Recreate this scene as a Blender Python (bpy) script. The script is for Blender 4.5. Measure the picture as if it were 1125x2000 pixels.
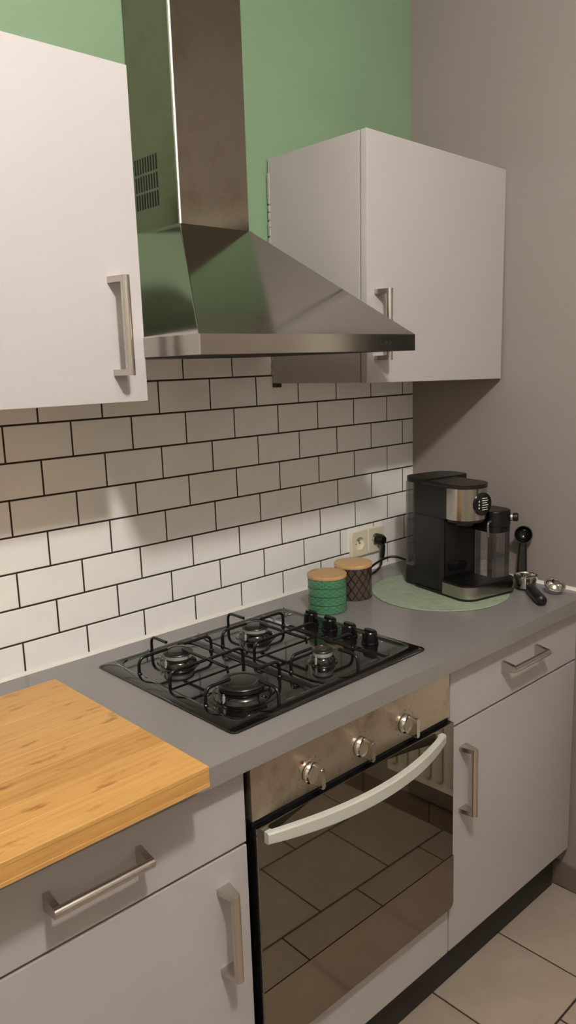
import bpy, bmesh, math, random
from mathutils import Vector, Matrix
random.seed(7)
PI = math.pi
scene = bpy.context.scene
for o in list(bpy.data.objects):
    bpy.data.objects.remove(o)
COL = scene.collection

# ------------------------------------------------------------------ camera
cam_d = bpy.data.cameras.new('camera')
cam_d.sensor_fit = 'VERTICAL'
cam_d.sensor_height = 24.0
cam_d.lens = 1516.19 * 24.0 / 2000.0
cam_d.clip_start = 0.02
cam = bpy.data.objects.new('camera', cam_d)
COL.objects.link(cam)
_r = Vector((0.72707997, -0.68579071, -0.03233916))
_d = Vector((-0.1505803, -0.11333528, -0.98207978))
_f = Vector((0.66983602, 0.71892017, -0.18567039))
cam.matrix_world = Matrix(((_r.x, -_d.x, -_f.x, -2.05078866),
                           (_r.y, -_d.y, -_f.y, -1.58555479),
                           (_r.z, -_d.z, -_f.z, 1.5836741),
                           (0, 0, 0, 1)))
scene.camera = cam

# ------------------------------------------------------------------ world, exposure
w = bpy.data.worlds.new('world')
w.use_nodes = True
w.node_tree.nodes['Background'].inputs[0].default_value = (0.9, 0.8, 0.65, 1)
w.node_tree.nodes['Background'].inputs[1].default_value = 0.02
scene.world = w
vs = scene.view_settings
vs.view_transform = 'Standard'
vs.look = 'None'
vs.gamma = 1.0
vs.use_curve_mapping = False
vs.exposure = 0.11
LAMP_POS = (-1.62, -1.60, 2.60)
LAMP_STRENGTH = 535.0
LAMP_COLOR = (1.0, 0.965, 0.925)


# ------------------------------------------------------------------ materials
def s2l(c):
    return tuple((v / 12.92 if v <= 0.04045 else ((v + 0.055) / 1.055) ** 2.4) for v in (x / 255.0 for x in c))


class NT:
    def __init__(self, name):
        self.m = bpy.data.materials.new(name)
        self.m.use_nodes = True
        self.t = self.m.node_tree
        self.b = self.t.nodes['Principled BSDF']
        self.out = self.t.nodes['Material Output']

    def n(self, kind, **kw):
        nd = self.t.nodes.new(kind)
        for k, v in kw.items():
            setattr(nd, k, v)
        return nd

    def l(self, a, b):
        self.t.links.new(a, b)

    def set(self, **kw):
        for k, v in kw.items():
            self.b.inputs[k.replace('_', ' ')].default_value = v

    def coords(self, scale=(1, 1, 1), rot=(0, 0, 0), kind='Object'):
        tc = self.n('ShaderNodeTexCoord')
        mp = self.n('ShaderNodeMapping')
        mp.inputs['Scale'].default_value = scale
        mp.inputs['Rotation'].default_value = rot
        self.l(tc.outputs[kind], mp.inputs['Vector'])
        return mp.outputs[0]

    def noise(self, vec, scale=5, detail=3, rough=0.5):
        nz = self.n('ShaderNodeTexNoise')
        nz.inputs['Scale'].default_value = scale
        nz.inputs['Detail'].default_value = detail
        nz.inputs['Roughness'].default_value = rough
        self.l(vec, nz.inputs['Vector'])
        return nz.outputs['Fac']

    def ramp(self, fac, stops):
        r = self.n('ShaderNodeValToRGB')
        e = r.color_ramp.elements
        while len(e) < len(stops):
            e.new(0.5)
        for i, (p, c) in enumerate(stops):
            e[i].position = p
            e[i].color = (*c, 1)
        self.l(fac, r.inputs['Fac'])
        return r.outputs['Color']

    def bump(self, h, strength=0.1, dist=0.001):
        b = self.n('ShaderNodeBump')
        b.inputs['Strength'].default_value = strength
        b.inputs['Distance'].default_value = dist
        self.l(h, b.inputs['Height'])
        self.l(b.outputs[0], self.b.inputs['Normal'])

    def math(self, op, a, b=None):
        m = self.n('ShaderNodeMath', operation=op)
        for i, v in enumerate((a, b)):
            if v is None:
                continue
            if isinstance(v, (int, float)):
                m.inputs[i].default_value = v
            else:
                self.l(v, m.inputs[i])
        return m.outputs[0]


def plain(name, rgb, rough=0.5, metal=0.0, var=0.0, vscale=6.0, bump=0.0, bscale=200.0, coat=0.0, spec=0.5):
    t = NT(name)
    c = s2l(rgb)
    t.set(Roughness=rough, Metallic=metal)
    t.b.inputs['Specular IOR Level'].default_value = spec
    t.b.inputs['Coat Weight'].default_value = coat
    t.b.inputs['Coat Roughness'].default_value = 0.05
    vec = t.coords()
    if var > 0:
        nz = t.noise(vec, vscale, 4)
        col = t.ramp(nz, [(0.3, tuple(x * (1 - var) for x in c)), (0.7, tuple(min(1, x * (1 + var)) for x in c))])
        t.l(col, t.b.inputs['Base Color'])
    else:
        t.set(Base_Color=(*c, 1))
    if bump > 0:
        t.bump(t.noise(vec, bscale, 3), bump)
    return t.m


def steel(name, rgb=(190, 186, 180), rough=0.25, stretch=(1, 1, 60), smudge=0.15, smudge_scale=5.0, dirt=0.0):
    t = NT(name)
    c = s2l(rgb)
    t.set(Metallic=1.0)
    g = t.noise(t.coords(stretch), 30, 3, 0.6)
    s = t.noise(t.coords(), smudge_scale, 5, 0.65)
    mix = t.math('ADD', t.math('MULTIPLY', g, 0.06), t.math('MULTIPLY', s, smudge))
    ro = t.math('ADD', mix, rough - 0.03 - smudge * 0.5)
    t.l(ro, t.b.inputs['Roughness'])
    if dirt > 0:
        d = t.noise(t.coords(), 11, 8, 0.75)
        col = t.ramp(d, [(0.28, tuple(x * (1 - dirt) * k for x, k in zip(c, (1, .92, .8)))), (0.5, c)])
    else:
        col = t.ramp(g, [(0.2, tuple(x * 0.95 for x in c)), (0.8, c)])
    t.l(col, t.b.inputs['Base Color'])
    return t.m


def clear(name, tint=(0.86, 0.86, 0.86), gloss=0.08, rough=0.05):
    t = NT(name)
    t.t.nodes.remove(t.b)
    tr = t.n('ShaderNodeBsdfTransparent')
    tr.inputs[0].default_value = (*tint, 1)
    gl = t.n('ShaderNodeBsdfGlossy')
    gl.inputs['Roughness'].default_value = rough
    lw = t.n('ShaderNodeLayerWeight')
    lw.inputs['Blend'].default_value = 0.35
    fac = t.math('MULTIPLY', t.math('ADD', lw.outputs['Fresnel'], gloss), 0.8)
    mx = t.n('ShaderNodeMixShader')
    t.l(fac, mx.inputs[0])
    t.l(tr.outputs[0], mx.inputs[1])
    t.l(gl.outputs[0], mx.inputs[2])
    t.l(mx.outputs[0], t.out.inputs['Surface'])
    return t.m


M = {}
M['green'] = plain('green_wall_paint', (125, 151, 119), 0.55, var=0.05, vscale=3, bump=0.15, bscale=120)
M['mauve'] = plain('mauve_wall_paint', (146, 136, 131), 0.6, var=0.025, vscale=2.5, bump=0.2, bscale=90)
M['offwhite'] = plain('offwhite_wall_paint', (198, 192, 182), 0.7, var=0.02)
M['ceiling'] = plain('ceiling_paint', (216, 211, 200), 0.8, var=0.02)
M['tile'] = plain('white_glazed_tile', (247, 244, 240), 0.13, var=0.02, vscale=12, bump=0.05, bscale=14, coat=0.0)
M['grout'] = plain('dark_grout', (52, 42, 30), 0.9, var=0.2, vscale=40)
M['silicone'] = plain('white_silicone', (232, 226, 218), 0.35)
M['cab'] = plain('white_laminate', (178, 173, 172), 0.42, var=0.012, vscale=4, bump=0.04, bscale=300)
M['cab_in'] = plain('white_laminate_body', (176, 170, 166), 0.5, var=0.02)
M['worktop'] = plain('grey_worktop_laminate', (132, 128, 126), 0.27, var=0.02, vscale=90, bump=0.04, bscale=400, spec=0.6)
M['plinth'] = plain('dark_plinth_board', (36, 32, 28), 0.6, var=0.1)
M['dark'] = plain('black_cavity', (14, 13, 12), 0.7)
M['enamel'] = plain('black_enamel', (16, 14, 13), 0.09, var=0.1, bump=0.02, bscale=30, coat=0.5)
M['cap'] = plain('burner_cap_enamel', (34, 31, 29), 0.3, var=0.25, vscale=60)
M['wire'] = plain('pan_support_enamel', (15, 14, 14), 0.26)
M['alu'] = plain('burner_aluminium', (176, 172, 166), 0.45, metal=0.35)
M['chrome'] = plain('polished_chrome', (215, 212, 206), 0.09, metal=1.0)
M['handle'] = steel('brushed_handle_steel', (208, 201, 193), 0.26, (1, 1, 1), 0.02)
M['hood'] = steel('hood_brushed_steel', (168, 163, 154), 0.10, (1, 40, 40), 0.08, 7.0)
M['hood_lip'] = steel('hood_lip_steel', (180, 174, 166), 0.17, (1, 1, 40), 0.08, 5.0)
M['chimney'] = steel('chimney_steel', (138, 131, 118), 0.15, (40, 40, 1), 0.10, 6.0, dirt=0.2)
M['edge'] = plain('highlight_edge_steel', (232, 228, 220), 0.40, metal=1.0)  # paler, rougher than the chimney steel so its corner shows a highlight
M['oven_steel'] = steel('oven_panel_steel', (206, 194, 178), 0.34, (1, 60, 60), 0.15, 9.0, dirt=0.45)
M['oven_strip'] = steel('oven_strip_steel', (150, 140, 128), 0.13, (1, 60, 60), 0.1, 6.0)
M['bplastic'] = plain('black_plastic', (14, 13, 13), 0.34, bump=0.03, bscale=500)
M['bgloss'] = plain('gloss_black_plastic', (14, 14, 14), 0.12)
M['oven_handle'] = plain('grey_oven_handle_plastic', (188, 188, 178), 0.35)
M['cream'] = plain('cream_socket_plastic', (236, 227, 200), 0.35)
M['rad'] = plain('radiator_white', (225, 220, 205), 0.35)
M['print'] = plain('white_print', (215, 215, 210), 0.5)
M['logo'] = plain('dark_print', (26, 24, 22), 0.5)
M['night'] = plain('dark_night_pane', (10, 10, 12), 0.05)
M['spout'] = plain('grey_spout_metal', (120, 116, 112), 0.3, metal=0.6)
M['red'] = plain('red_indicator', (120, 30, 24), 0.3)
M['clear'] = clear('clear_plastic', (0.95, 0.95, 0.95), 0.02)
M['smoke'] = clear('smoked_clear_plastic', (0.82, 0.80, 0.82), 0.03)
M['skirt'] = plain('skirting_tile', (112, 98, 86), 0.35, var=0.06, vscale=8)
M['sponge'] = plain('brown_rail', (70, 60, 48), 0.7)


def mat_glass():
    t = NT('mirrored_oven_glass')
    t.set(Base_Color=(0.24, 0.22, 0.18, 1), Metallic=1.0, Roughness=0.025)
    return t.m


M['oglass'] = mat_glass()


def mat_floor():
    t = NT('beige_floor_tile')
    v = t.coords(kind='Object')
    oi = t.n('ShaderNodeObjectInfo')
    n1 = t.noise(v, 9, 6, 0.6)
    n2 = t.math('ADD', t.math('MULTIPLY', n1, 0.8), t.math('MULTIPLY', oi.outputs['Random'], 0.25))
    a, b = s2l((154, 138, 124)), s2l((172, 158, 144))
    t.l(t.ramp(n2, [(0.25, a), (0.8, b)]), t.b.inputs['Base Color'])
    t.set(Roughness=0.34)
    t.bump(t.noise(v, 30, 3), 0.05)
    return t.m


M['floor'] = mat_floor()


def mat_bamboo(name='bamboo_strip', cols=((172, 122, 62), (200, 150, 84), (214, 170, 106))):
    t = NT(name)
    oi = t.n('ShaderNodeObjectInfo')
    tc = t.n('ShaderNodeTexCoord')
    add = t.n('ShaderNodeVectorMath', operation='ADD')
    t.l(tc.outputs['Object'], add.inputs[0])
    cmb = t.n('ShaderNodeCombineXYZ')
    t.l(t.math('MULTIPLY', oi.outputs['Random'], 37.0), cmb.inputs[0])
    t.l(t.math('MULTIPLY', oi.outputs['Random'], 11.0), cmb.inputs[1])
    t.l(cmb.outputs[0], add.inputs[1])
    mp = t.n('ShaderNodeMapping')
    mp.inputs['Scale'].default_value = (3.0, 55, 55)
    t.l(add.outputs[0], mp.inputs['Vector'])
    grain = t.noise(mp.outputs[0], 2.2, 5, 0.6)
    mp2 = t.n('ShaderNodeMapping')
    mp2.inputs['Scale'].default_value = (9, 26, 26)
    t.l(add.outputs[0], mp2.inputs['Vector'])
    knot = t.noise(mp2.outputs[0], 1.6, 4, 0.6)
    f = t.math('ADD', t.math('MULTIPLY', grain, 0.75), t.math('MULTIPLY', oi.outputs['Random'], 0.25))
    c1 = t.ramp(f, [(0.2, s2l(cols[0])), (0.5, s2l(cols[1])), (0.85, s2l(cols[2]))])
    c2 = t.ramp(knot, [(0.60, (1, 1, 1)), (0.72, (0.60, 0.48, 0.36))])
    mx = t.n('ShaderNodeMix', data_type='RGBA', blend_type='MULTIPLY')
    mx.inputs[0].default_value = 1.0
    t.l(c1, mx.inputs[6])
    t.l(c2, mx.inputs[7])
    t.l(mx.outputs[2], t.b.inputs['Base Color'])
    t.set(Roughness=0.42)
    t.bump(grain, 0.08)
    return t.m


M['bamboo'] = mat_bamboo()
M['lidwood'] = mat_bamboo('pale_lid_wood', ((178, 138, 92), (196, 158, 110), (208, 174, 128)))


def mat_canister(name, base, dark, kind):
    t = NT(name)
    tc = t.n('ShaderNodeTexCoord')
    sp = t.n('ShaderNodeSeparateXYZ')
    t.l(tc.outputs['Object'], sp.inputs[0])
    ang = t.math('ARCTAN2', sp.outputs[1], sp.outputs[0])
    if kind == 'lattice':
        u = t.math('MULTIPLY', ang, 15.0 / PI * 1.0)
        v = t.math('MULTIPLY', sp.outputs[2], 62.0)
        a = t.math('ABSOLUTE', t.math('SINE', t.math('MULTIPLY', t.math('ADD', u, v), PI / 2)))
        b = t.math('ABSOLUTE', t.math('SINE', t.math('MULTIPLY', t.math('SUBTRACT', u, v), PI / 2)))
        h = t.math('MINIMUM', a, b)
        col = t.ramp(h, [(0.12, dark), (0.35, base)])
        t.bump(h, 0.4, 0.001)
    else:
        u = t.math('MULTIPLY', ang, 16.0)
        v = t.math('MULTIPLY', sp.outputs[2], 2 * PI / 0.0115)
        a = t.math('SINE', u)
        b = t.math('SINE', v)
        h = t.math('ADD', t.math('MULTIPLY', t.math('MULTIPLY', a, b), 0.25), 0.5)
        h = t.math('ADD', t.math('MULTIPLY', h, 0.45), t.math('MULTIPLY', t.noise(t.coords(), 330, 2), 0.55))
        col = t.ramp(h, [(0.3, dark), (0.7, base)])
        t.bump(h, 0.5, 0.001)
    t.l(col, t.b.inputs['Base Color'])
    t.set(Roughness=0.16)
    return t.m


M['can_green'] = mat_canister('green_embossed_glaze', s2l((90, 142, 106)), s2l((52, 102, 72)), 'relief')
M['can_brown'] = mat_canister('brown_lattice_glaze', s2l((76, 62, 55)), s2l((28, 19, 15)), 'lattice')


def mat_mat():
    t = NT('pale_green_woven_mat')
    tc = t.n('ShaderNodeTexCoord')
    ln = t.n('ShaderNodeVectorMath', operation='LENGTH')
    t.l(tc.outputs['Object'], ln.inputs[0])
    rings = t.math('SINE', t.math('MULTIPLY', ln.outputs['Value'], 1100.0))
    nz = t.noise(t.coords(), 28, 6, 0.7)
    f = t.math('ADD', t.math('MULTIPLY', rings, 0.05), nz)
    t.l(t.ramp(f, [(0.3, s2l((132, 146, 122))), (0.7, s2l((166, 178, 154)))]), t.b.inputs['Base Color'])
    t.set(Roughness=0.5)
    t.bump(f, 0.4, 0.001)
    return t.m


M['mat'] = mat_mat()


def mat_emit():
    t = NT('lit_bulb_glass')
    t.t.nodes.remove(t.b)
    e = t.n('ShaderNodeEmission')
    e.inputs[0].default_value = (*LAMP_COLOR, 1)
    e.inputs[1].default_value = LAMP_STRENGTH
    t.l(e.outputs[0], t.out.inputs['Surface'])
    return t.m


M['bulb'] = mat_emit()


# ------------------------------------------------------------------ mesh helpers
class MB:
    def __init__(self):
        self.bm = bmesh.new()

    def box(self, x0, x1, y0, y1, z0, z1, bev=0.0, seg=2):
        r = bmesh.ops.create_cube(self.bm, size=1.0)
        vs_ = r['verts']
        for v in vs_:
            v.co = Vector(((x0 + x1) / 2 + v.co.x * (x1 - x0), (y0 + y1) / 2 + v.co.y * (y1 - y0), (z0 + z1) / 2 + v.co.z * (z1 - z0)))
        if bev > 0:
            ed = list({e for v in vs_ for e in v.link_edges})
            bmesh.ops.bevel(self.bm, geom=ed, offset=bev, segments=seg, profile=0.5, affect='EDGES')
        return self

    def prism(self, outline, z0, z1, axis='z', bev=0.0, seg=2, cap_bev_only=True):
        def P(a, b, c):
            return {'z': (a, b, c), 'y': (a, c, b), 'x': (c, a, b)}[axis]
        lo = [self.bm.verts.new(P(a, b, z0)) for a, b in outline]
        hi = [self.bm.verts.new(P(a, b, z1)) for a, b in outline]
        n = len(outline)
        fs = [self.bm.faces.new(lo[::-1]), self.bm.faces.new(hi)]
        for i in range(n):
            fs.append(self.bm.faces.new((lo[i], lo[(i + 1) % n], hi[(i + 1) % n], hi[i])))
        if bev > 0:
            ed = list(fs[0].edges) + list(fs[1].edges)
            bmesh.ops.bevel(self.bm, geom=ed, offset=bev, segments=seg, profile=0.5, affect='EDGES')
        return self

    def lathe(self, prof, c=(0, 0, 0), n=40, axis='z', closed=False):
        rings = []
        for r, h in prof:
            ring = []
            if r < 1e-6:
                ring = [self.bm.verts.new(self._ax(c, 0, 0, h, axis))]
            else:
                for i in range(n):
                    a = 2 * PI * i / n
                    ring.append(self.bm.verts.new(self._ax(c, r * math.cos(a), r * math.sin(a), h, axis)))
            rings.append(ring)
        pairs = list(zip(rings, rings[1:]))
        if closed:
            pairs.append((rings[-1], rings[0]))
        for A, B in pairs:
            for i in range(n):
                j = (i + 1) % n
                if len(A) == 1 and len(B) == 1:
                    continue
                if len(A) == 1:
                    self.bm.faces.new((A[0], B[j], B[i]))
                elif len(B) == 1:
                    self.bm.faces.new((A[i], A[j], B[0]))
                else:
                    self.bm.faces.new((A[i], A[j], B[j], B[i]))
        return self

    def _ax(self, c, a, b, h, axis):
        if axis == 'z':
            return (c[0] + a, c[1] + b, c[2] + h)
        if axis == 'y':
            return (c[0] + a, c[1] + h, c[2] + b)
        return (c[0] + h, c[1] + a, c[2] + b)

    def tube(self, pts, r, n=10, cap=True, fillet=0.0, flat=None):
        pts = [Vector(p) for p in pts]
        if fillet > 0 and len(pts) > 2:
            q = [pts[0]]
            for a, b, c in zip(pts, pts[1:], pts[2:]):
                d1, d2 = (a - b), (c - b)
                k = min(fillet, d1.length * 0.49, d2.length * 0.49)
                p1, p2 = b + d1.normalized() * k, b + d2.normalized() * k
                for i in range(6):
                    t = i / 5
                    q.append((1 - t) ** 2 * p1 + 2 * t * (1 - t) * b + t * t * p2)
            q.append(pts[-1])
            pts = q
        closed = (pts[0] - pts[-1]).length < 1e-7
        if closed:
            pts = pts[:-1]
        m = len(pts)
        rings = []
        nrm = None
        for i, p in enumerate(pts):
            if closed:
                t = (pts[(i + 1) % m] - pts[i - 1])
            else:
                t = pts[min(i + 1, m - 1)] - pts[max(i - 1, 0)]
            t.normalize()
            if nrm is None:
                nrm = t.cross(Vector((0, 0, 1)))
                if nrm.length < 0.05:
                    nrm = t.cross(Vector((1, 0, 0)))
                nrm.normalize()
            nrm = (nrm - t * nrm.dot(t)).normalized()
            b = t.cross(nrm)
            ra, rb = (r, r) if flat is None else flat
            rings.append([self.bm.verts.new(p + nrm * (ra * math.cos(2 * PI * k / n)) + b * (rb * math.sin(2 * PI * k / n))) for k in range(n)])
        rng = range(m) if closed else range(m - 1)
        for i in rng:
            A, B = rings[i], rings[(i + 1) % m]
            for k in range(n):
                self.bm.faces.new((A[k], A[(k + 1) % n], B[(k + 1) % n], B[k]))
        if cap and not closed:
            self.bm.faces.new(rings[0][::-1])
            self.bm.faces.new(rings[-1])
        return self

    def loft(self, sections, cap=True):
        rs = [[self.bm.verts.new(p) for p in s] for s in sections]
        n = len(rs[0])
        for A, B in zip(rs, rs[1:]):
            for k in range(n):
                self.bm.faces.new((A[k], A[(k + 1) % n], B[(k + 1) % n], B[k]))
        if cap:
            self.bm.faces.new(rs[0][::-1])
            self.bm.faces.new(rs[-1])
        return self

    def ball(self, c, r, seg=20, scale=(1, 1, 1)):
        q = bmesh.ops.create_uvsphere(self.bm, u_segments=seg, v_segments=seg // 2, radius=r)
        for v in q['verts']:
            v.co = Vector((v.co.x * scale[0] + c[0], v.co.y * scale[1] + c[1], v.co.z * scale[2] + c[2]))
        return self

    def xf(self, mat):
        bmesh.ops.transform(self.bm, matrix=mat, verts=self.bm.verts)
        return self

    def mesh(self, name, mat, ang=35, shift=None):
        if shift is not None:
            bmesh.ops.translate(self.bm, vec=-Vector(shift), verts=self.bm.verts)
        bmesh.ops.recalc_face_normals(self.bm, faces=self.bm.faces)
        lim = math.radians(ang)
        for f in self.bm.faces:
            f.smooth = True
        for e in self.bm.edges:
            if len(e.link_faces) == 2:
                e.smooth = e.calc_face_angle(0) < lim
            else:
                e.smooth = False
        me = bpy.data.meshes.new(name)
        self.bm.to_mesh(me)
        self.bm.free()
        me.materials.append(M[mat] if isinstance(mat, str) else mat)
        return me


def link(o, parent=None):
    COL.objects.link(o)
    if parent is not None:
        o.parent = parent
    return o


def tag(o, label, cat, group=None):
    o['label'] = label
    o['category'] = cat
    if group:
        o['group'] = group
    return o


def thing(name, label, cat, loc=(0, 0, 0), rot=(0, 0, 0), group=None):
    o = bpy.data.objects.new(name, None)
    o.empty_display_size = 0.05
    o.location = loc
    o.rotation_euler = rot
    link(o)
    return tag(o, label, cat, group)


def part(name, mb, mat, parent, shift=None, ang=35, label=None):
    o = bpy.data.objects.new(name, mb.mesh(name, mat, ang, shift))
    link(o, parent)
    wn = o.modifiers.new('weighted_normals', 'WEIGHTED_NORMAL')
    wn.keep_sharp = True
    wn.weight = 80
    if label:
        o['label'] = label
    return o


def struct(name, mb, mat, parent=None, shift=None, ang=35):
    o = bpy.data.objects.new(name, mb.mesh(name, mat, ang, shift))
    link(o, parent)
    if parent is None:
        o['kind'] = 'structure'
    return o


def rrect(x0, x1, y0, y1, r, n=6):
    out = []
    rs = r if isinstance(r, (tuple, list)) else (r,) * 4   # order: x1y1, x0y1, x0y0, x1y0
    for (cx, cy, a0, rr) in ((x1, y1, 0, rs[0]), (x0, y1, 90, rs[1]), (x0, y0, 180, rs[2]), (x1, y0, 270, rs[3])):
        sx = cx - math.copysign(rr, cx - (x0 + x1) / 2)
        sy = cy - math.copysign(rr, cy - (y0 + y1) / 2)
        if rr < 1e-6:
            out.append((cx, cy))
            continue
        for i in range(n + 1):
            a = math.radians(a0 + 90 * i / n)
            out.append((sx + rr * math.cos(a), sy + rr * math.sin(a)))
    return out


# ------------------------------------------------------------------ key dimensions
ZT = 0.933                     # worktop top
L6 = 1.006                     # lowest full tile joint
TP, TH = 0.15554, 0.078771     # tile pitch
YAW = math.radians(0.8)
ROT = (0, 0, -YAW)
H_CEIL = 2.80
XL, YF_ROOM = -3.1, -3.2


def front_y(x, y0=-0.60):
    return y0 - math.tan(YAW) * (x + 0.64)


def wall_x(y):
    return 0.045 * y


# ------------------------------------------------------------------ structure: walls, floor, ceiling
wall_back = struct('wall_back', MB().box(XL - 0.1, 0.12, 0.004, 0.12, 0, H_CEIL), 'green')
part('grout', MB().box(XL, 0.0, 0.0016, 0.0045, 0.90, L6 + 8 * TH), 'grout', wall_back)
JT = 0.0043
_tile_cache = {}


def tile_mesh(wd, ht):
    key = (round(wd, 4), round(ht, 4))
    if key not in _tile_cache:
        b = MB()
        e = min(0.0014, wd * 0.2)
        outer = [(0, 0), (wd, 0), (wd, ht), (0, ht)]
        s1 = [(x, 0.004, z) for x, z in outer]
        s2 = [(x, 0.0006, z) for x, z in outer]
        ins = [(e if x == 0 else wd - e, 0.0, e if z == 0 else ht - e) for x, z in outer]
        b.loft([s1, s2, ins])
        _tile_cache[key] = b.mesh('wall_tile', 'tile', 15)
    return _tile_cache[key]


offs = {7: 0.1338, 6: 0.0469, 5: 0.1323, 4: 0.0535, 3: 0.1323, 2: 0.0530, 1: 0.1319, 0: 0.0518, -1: 0.1318}
for row in range(7, -2, -1):
    zlo = L6 + (6 - row) * TH
    zhi = zlo + TH
    if row == 7:
        zlo = ZT + 0.003
        zhi = L6
    else:
        pass
    o_ = offs[row]
    xs = [0.0] + [-(o_ + n * TP) for n in range(0, 15)]
    for xr, xl in zip(xs, xs[1:]):
        if xl < -2.2:
            continue
        wd, ht = (xr - xl) - JT, (zhi - zlo) - JT
        if xr == 0.0:
            wd += JT / 2
        if row == 7:
            ht += JT / 2
        ob = bpy.data.objects.new('wall_tile', tile_mesh(wd, ht))
        ob.location = (xl + JT / 2, 0, zlo + (JT / 2 if row != 7 else 0))
        ob.rotation_euler = (math.radians(random.uniform(-.22, .22)), 0, math.radians(random.uniform(-.12, .12)))
        link(ob, wall_back)

wr = MB()
wr.loft([[(wall_x(0.1), 0.1, z), (wall_x(0.1) + 0.12, 0.1, z), (wall_x(YF_ROOM) + 0.12, YF_ROOM, z), (wall_x(YF_ROOM), YF_ROOM, z)] for z in (0, H_CEIL)])
wall_right = struct('wall_right', wr, 'mauve')
struct('wall_left', MB().box(XL - 0.12, XL, YF_ROOM, 0.12, 0, H_CEIL), 'offwhite')
struct('wall_front', MB().box(XL - 0.12, 0.1, YF_ROOM - 0.12, YF_ROOM, 0, H_CEIL), 'offwhite')
struct('ceiling', MB().box(XL - 0.12, 0.12, YF_ROOM - 0.12, 0.12, H_CEIL, H_CEIL + 0.1), 'ceiling')
floor = struct('floor', MB().box(XL - 0.12, 0.12, YF_ROOM - 0.12, 0.12, -0.1, -0.0025), 'grout')
FX, FY = 0.302, 0.275
_fl = {}


def floor_mesh(wd, dp):
    key = (round(wd, 4), round(dp, 4))
    if key not in _fl:
        b = MB()
        o = [(0, 0), (wd, 0), (wd, dp), (0, dp)]
        e = 0.0012
        b.loft([[(x, y, -0.004) for x, y in o], [(x, y, -0.0012) for x, y in o],
                [(e if x == 0 else wd - e, e if y == 0 else dp - e, 0) for x, y in o]])
        _fl[key] = b.mesh('floor_tile', 'floor', 15)
    return _fl[key]


for k in range(-3, 9):
    y1 = -0.82 - FY * k
    y0 = y1 - FY
    x_off = -0.337 if k % 2 else -0.4895
    if y0 < YF_ROOM - 0.01:
        y0 = YF_ROOM
    if y1 > 0:
        y1 = 0.0
    if y1 - y0 < 0.02:
        continue
    xs = [x_off + FX * n for n in range(2, -11, -1)]
    xs = [x for x in xs if x < -0.03]
    xs = [0.0] + xs
    for xr, xl in zip(xs, xs[1:]):
        ob = bpy.data.objects.new('floor_tile', floor_mesh(xr - xl - 0.0055, y1 - y0 - 0.0055))
        ob.location = (xl + 0.00275, y0 + 0.00275, 0)
        link(ob, floor)

# window in the right wall above the radiator (seen only as a reflection in the steel)
WY0, WY1, WZ0, WZ1 = -1.43, -0.80, 1.00, 2.16
win = bpy.data.objects.new('window_1', None)
win.location = (wall_x(-1.1), -1.1, WZ0)
win.rotation_euler = (0, 0, -math.atan(0.045))
link(win)
win['kind'] = 'structure'
wl, wr_ = WY0 + 1.1, WY1 + 1.1
hgt = WZ1 - WZ0
part('window_frame', MB().box(-0.022, 0.004, wl, wl + 0.19, 0, hgt, 0.003), 'offwhite', win)
part('window_frame', MB().box(-0.022, 0.004, wr_ - 0.06, wr_, 0, hgt, 0.003), 'offwhite', win)
part('window_frame', MB().box(-0.022, 0.004, wl + 0.191, wr_ - 0.061, hgt - 0.06, hgt, 0.003), 'offwhite', win)
part('window_frame', MB().box(-0.022, 0.004, wl + 0.191, wr_ - 0.061, 0, 0.06, 0.003), 'offwhite', win)
part('window_pane', MB().box(-0.006, 0.002, wl + 0.19, wr_ - 0.06, 0.06, hgt - 0.06), 'night', win)
# skirting tiles on the right wall
bb = MB()
for (ya, yb) in ((-0.30, -0.548), (-0.552, -0.848), (-0.852, -1.148), (-1.152, -1.448), (-1.452, -1.748)):
    bb.loft([[(wall_x(ya) + 0.002, ya, z), (wall_x(ya) - 0.009, ya, z), (wall_x(yb) - 0.009, yb, z), (wall_x(yb) + 0.002, yb, z)] for z in (0.0, 0.074, 0.078)])
struct('baseboard_right', bb, 'skirt')
# silicone beads along the worktop
tr = MB()
tr.prism([(0.001, ZT + 0.0075), (-0.001, ZT + 0.0075), (-0.0035, ZT + 0.003), (-0.007, ZT + 0.0004), (0.001, ZT + 0.0004)], -1.857, -0.002, axis='x')
struct('trim_1', tr, 'silicone')
tr = MB()
sec = []
for y in (-0.004, -0.63):
    x = wall_x(y)
    sec.append([(x + 0.001, y, ZT + 0.0004), (x + 0.001, y, ZT + 0.009), (x - 0.0015, y, ZT + 0.009), (x - 0.004, y, ZT + 0.003), (x - 0.008, y, ZT + 0.0004)])
tr.loft(sec)
struct('trim_2', tr, 'silicone')


# ------------------------------------------------------------------ handles
def handle_mb(cx, cz, axis, length=0.168, y=0.0, stand=0.035):
    b = MB()
    r = 0.0083
    h = length / 2
    if axis == 'x':
        b.tube([(cx - h, y - stand, cz), (cx + h, y - stand, cz)], r, 18)
    else:
        b.tube([(cx, y - stand, cz - h), (cx, y - stand, cz + h)], r, 18)
    t = 0.011
    for s in (-1, 1):
        a0, a1 = sorted((s * h * 0.998, s * (h - t)))
        if axis == 'x':
            # wedge plate, tall at the door and slimmer at the bar
            b.loft([[(cx + a, y - 0.0002, cz - 0.0145), (cx + a, y - stand + 0.002, cz - 0.0085), (cx + a, y - stand - 0.0075, cz - 0.004),
                     (cx + a, y - stand - 0.0075, cz + 0.004), (cx + a, y - stand + 0.002, cz + 0.0085), (cx + a, y - 0.0002, cz + 0.0145)] for a in (a0, a1)])
        else:
            b.loft([[(cx - 0.0145, y - 0.0002, cz + a), (cx - 0.0085, y - stand + 0.002, cz + a), (cx - 0.004, y - stand - 0.0075, cz + a),
                     (cx + 0.004, y - stand - 0.0075, cz + a), (cx + 0.0085, y - stand + 0.002, cz + a), (cx + 0.0145, y - 0.0002, cz + a)] for a in (a0, a1)])
    return b


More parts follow.
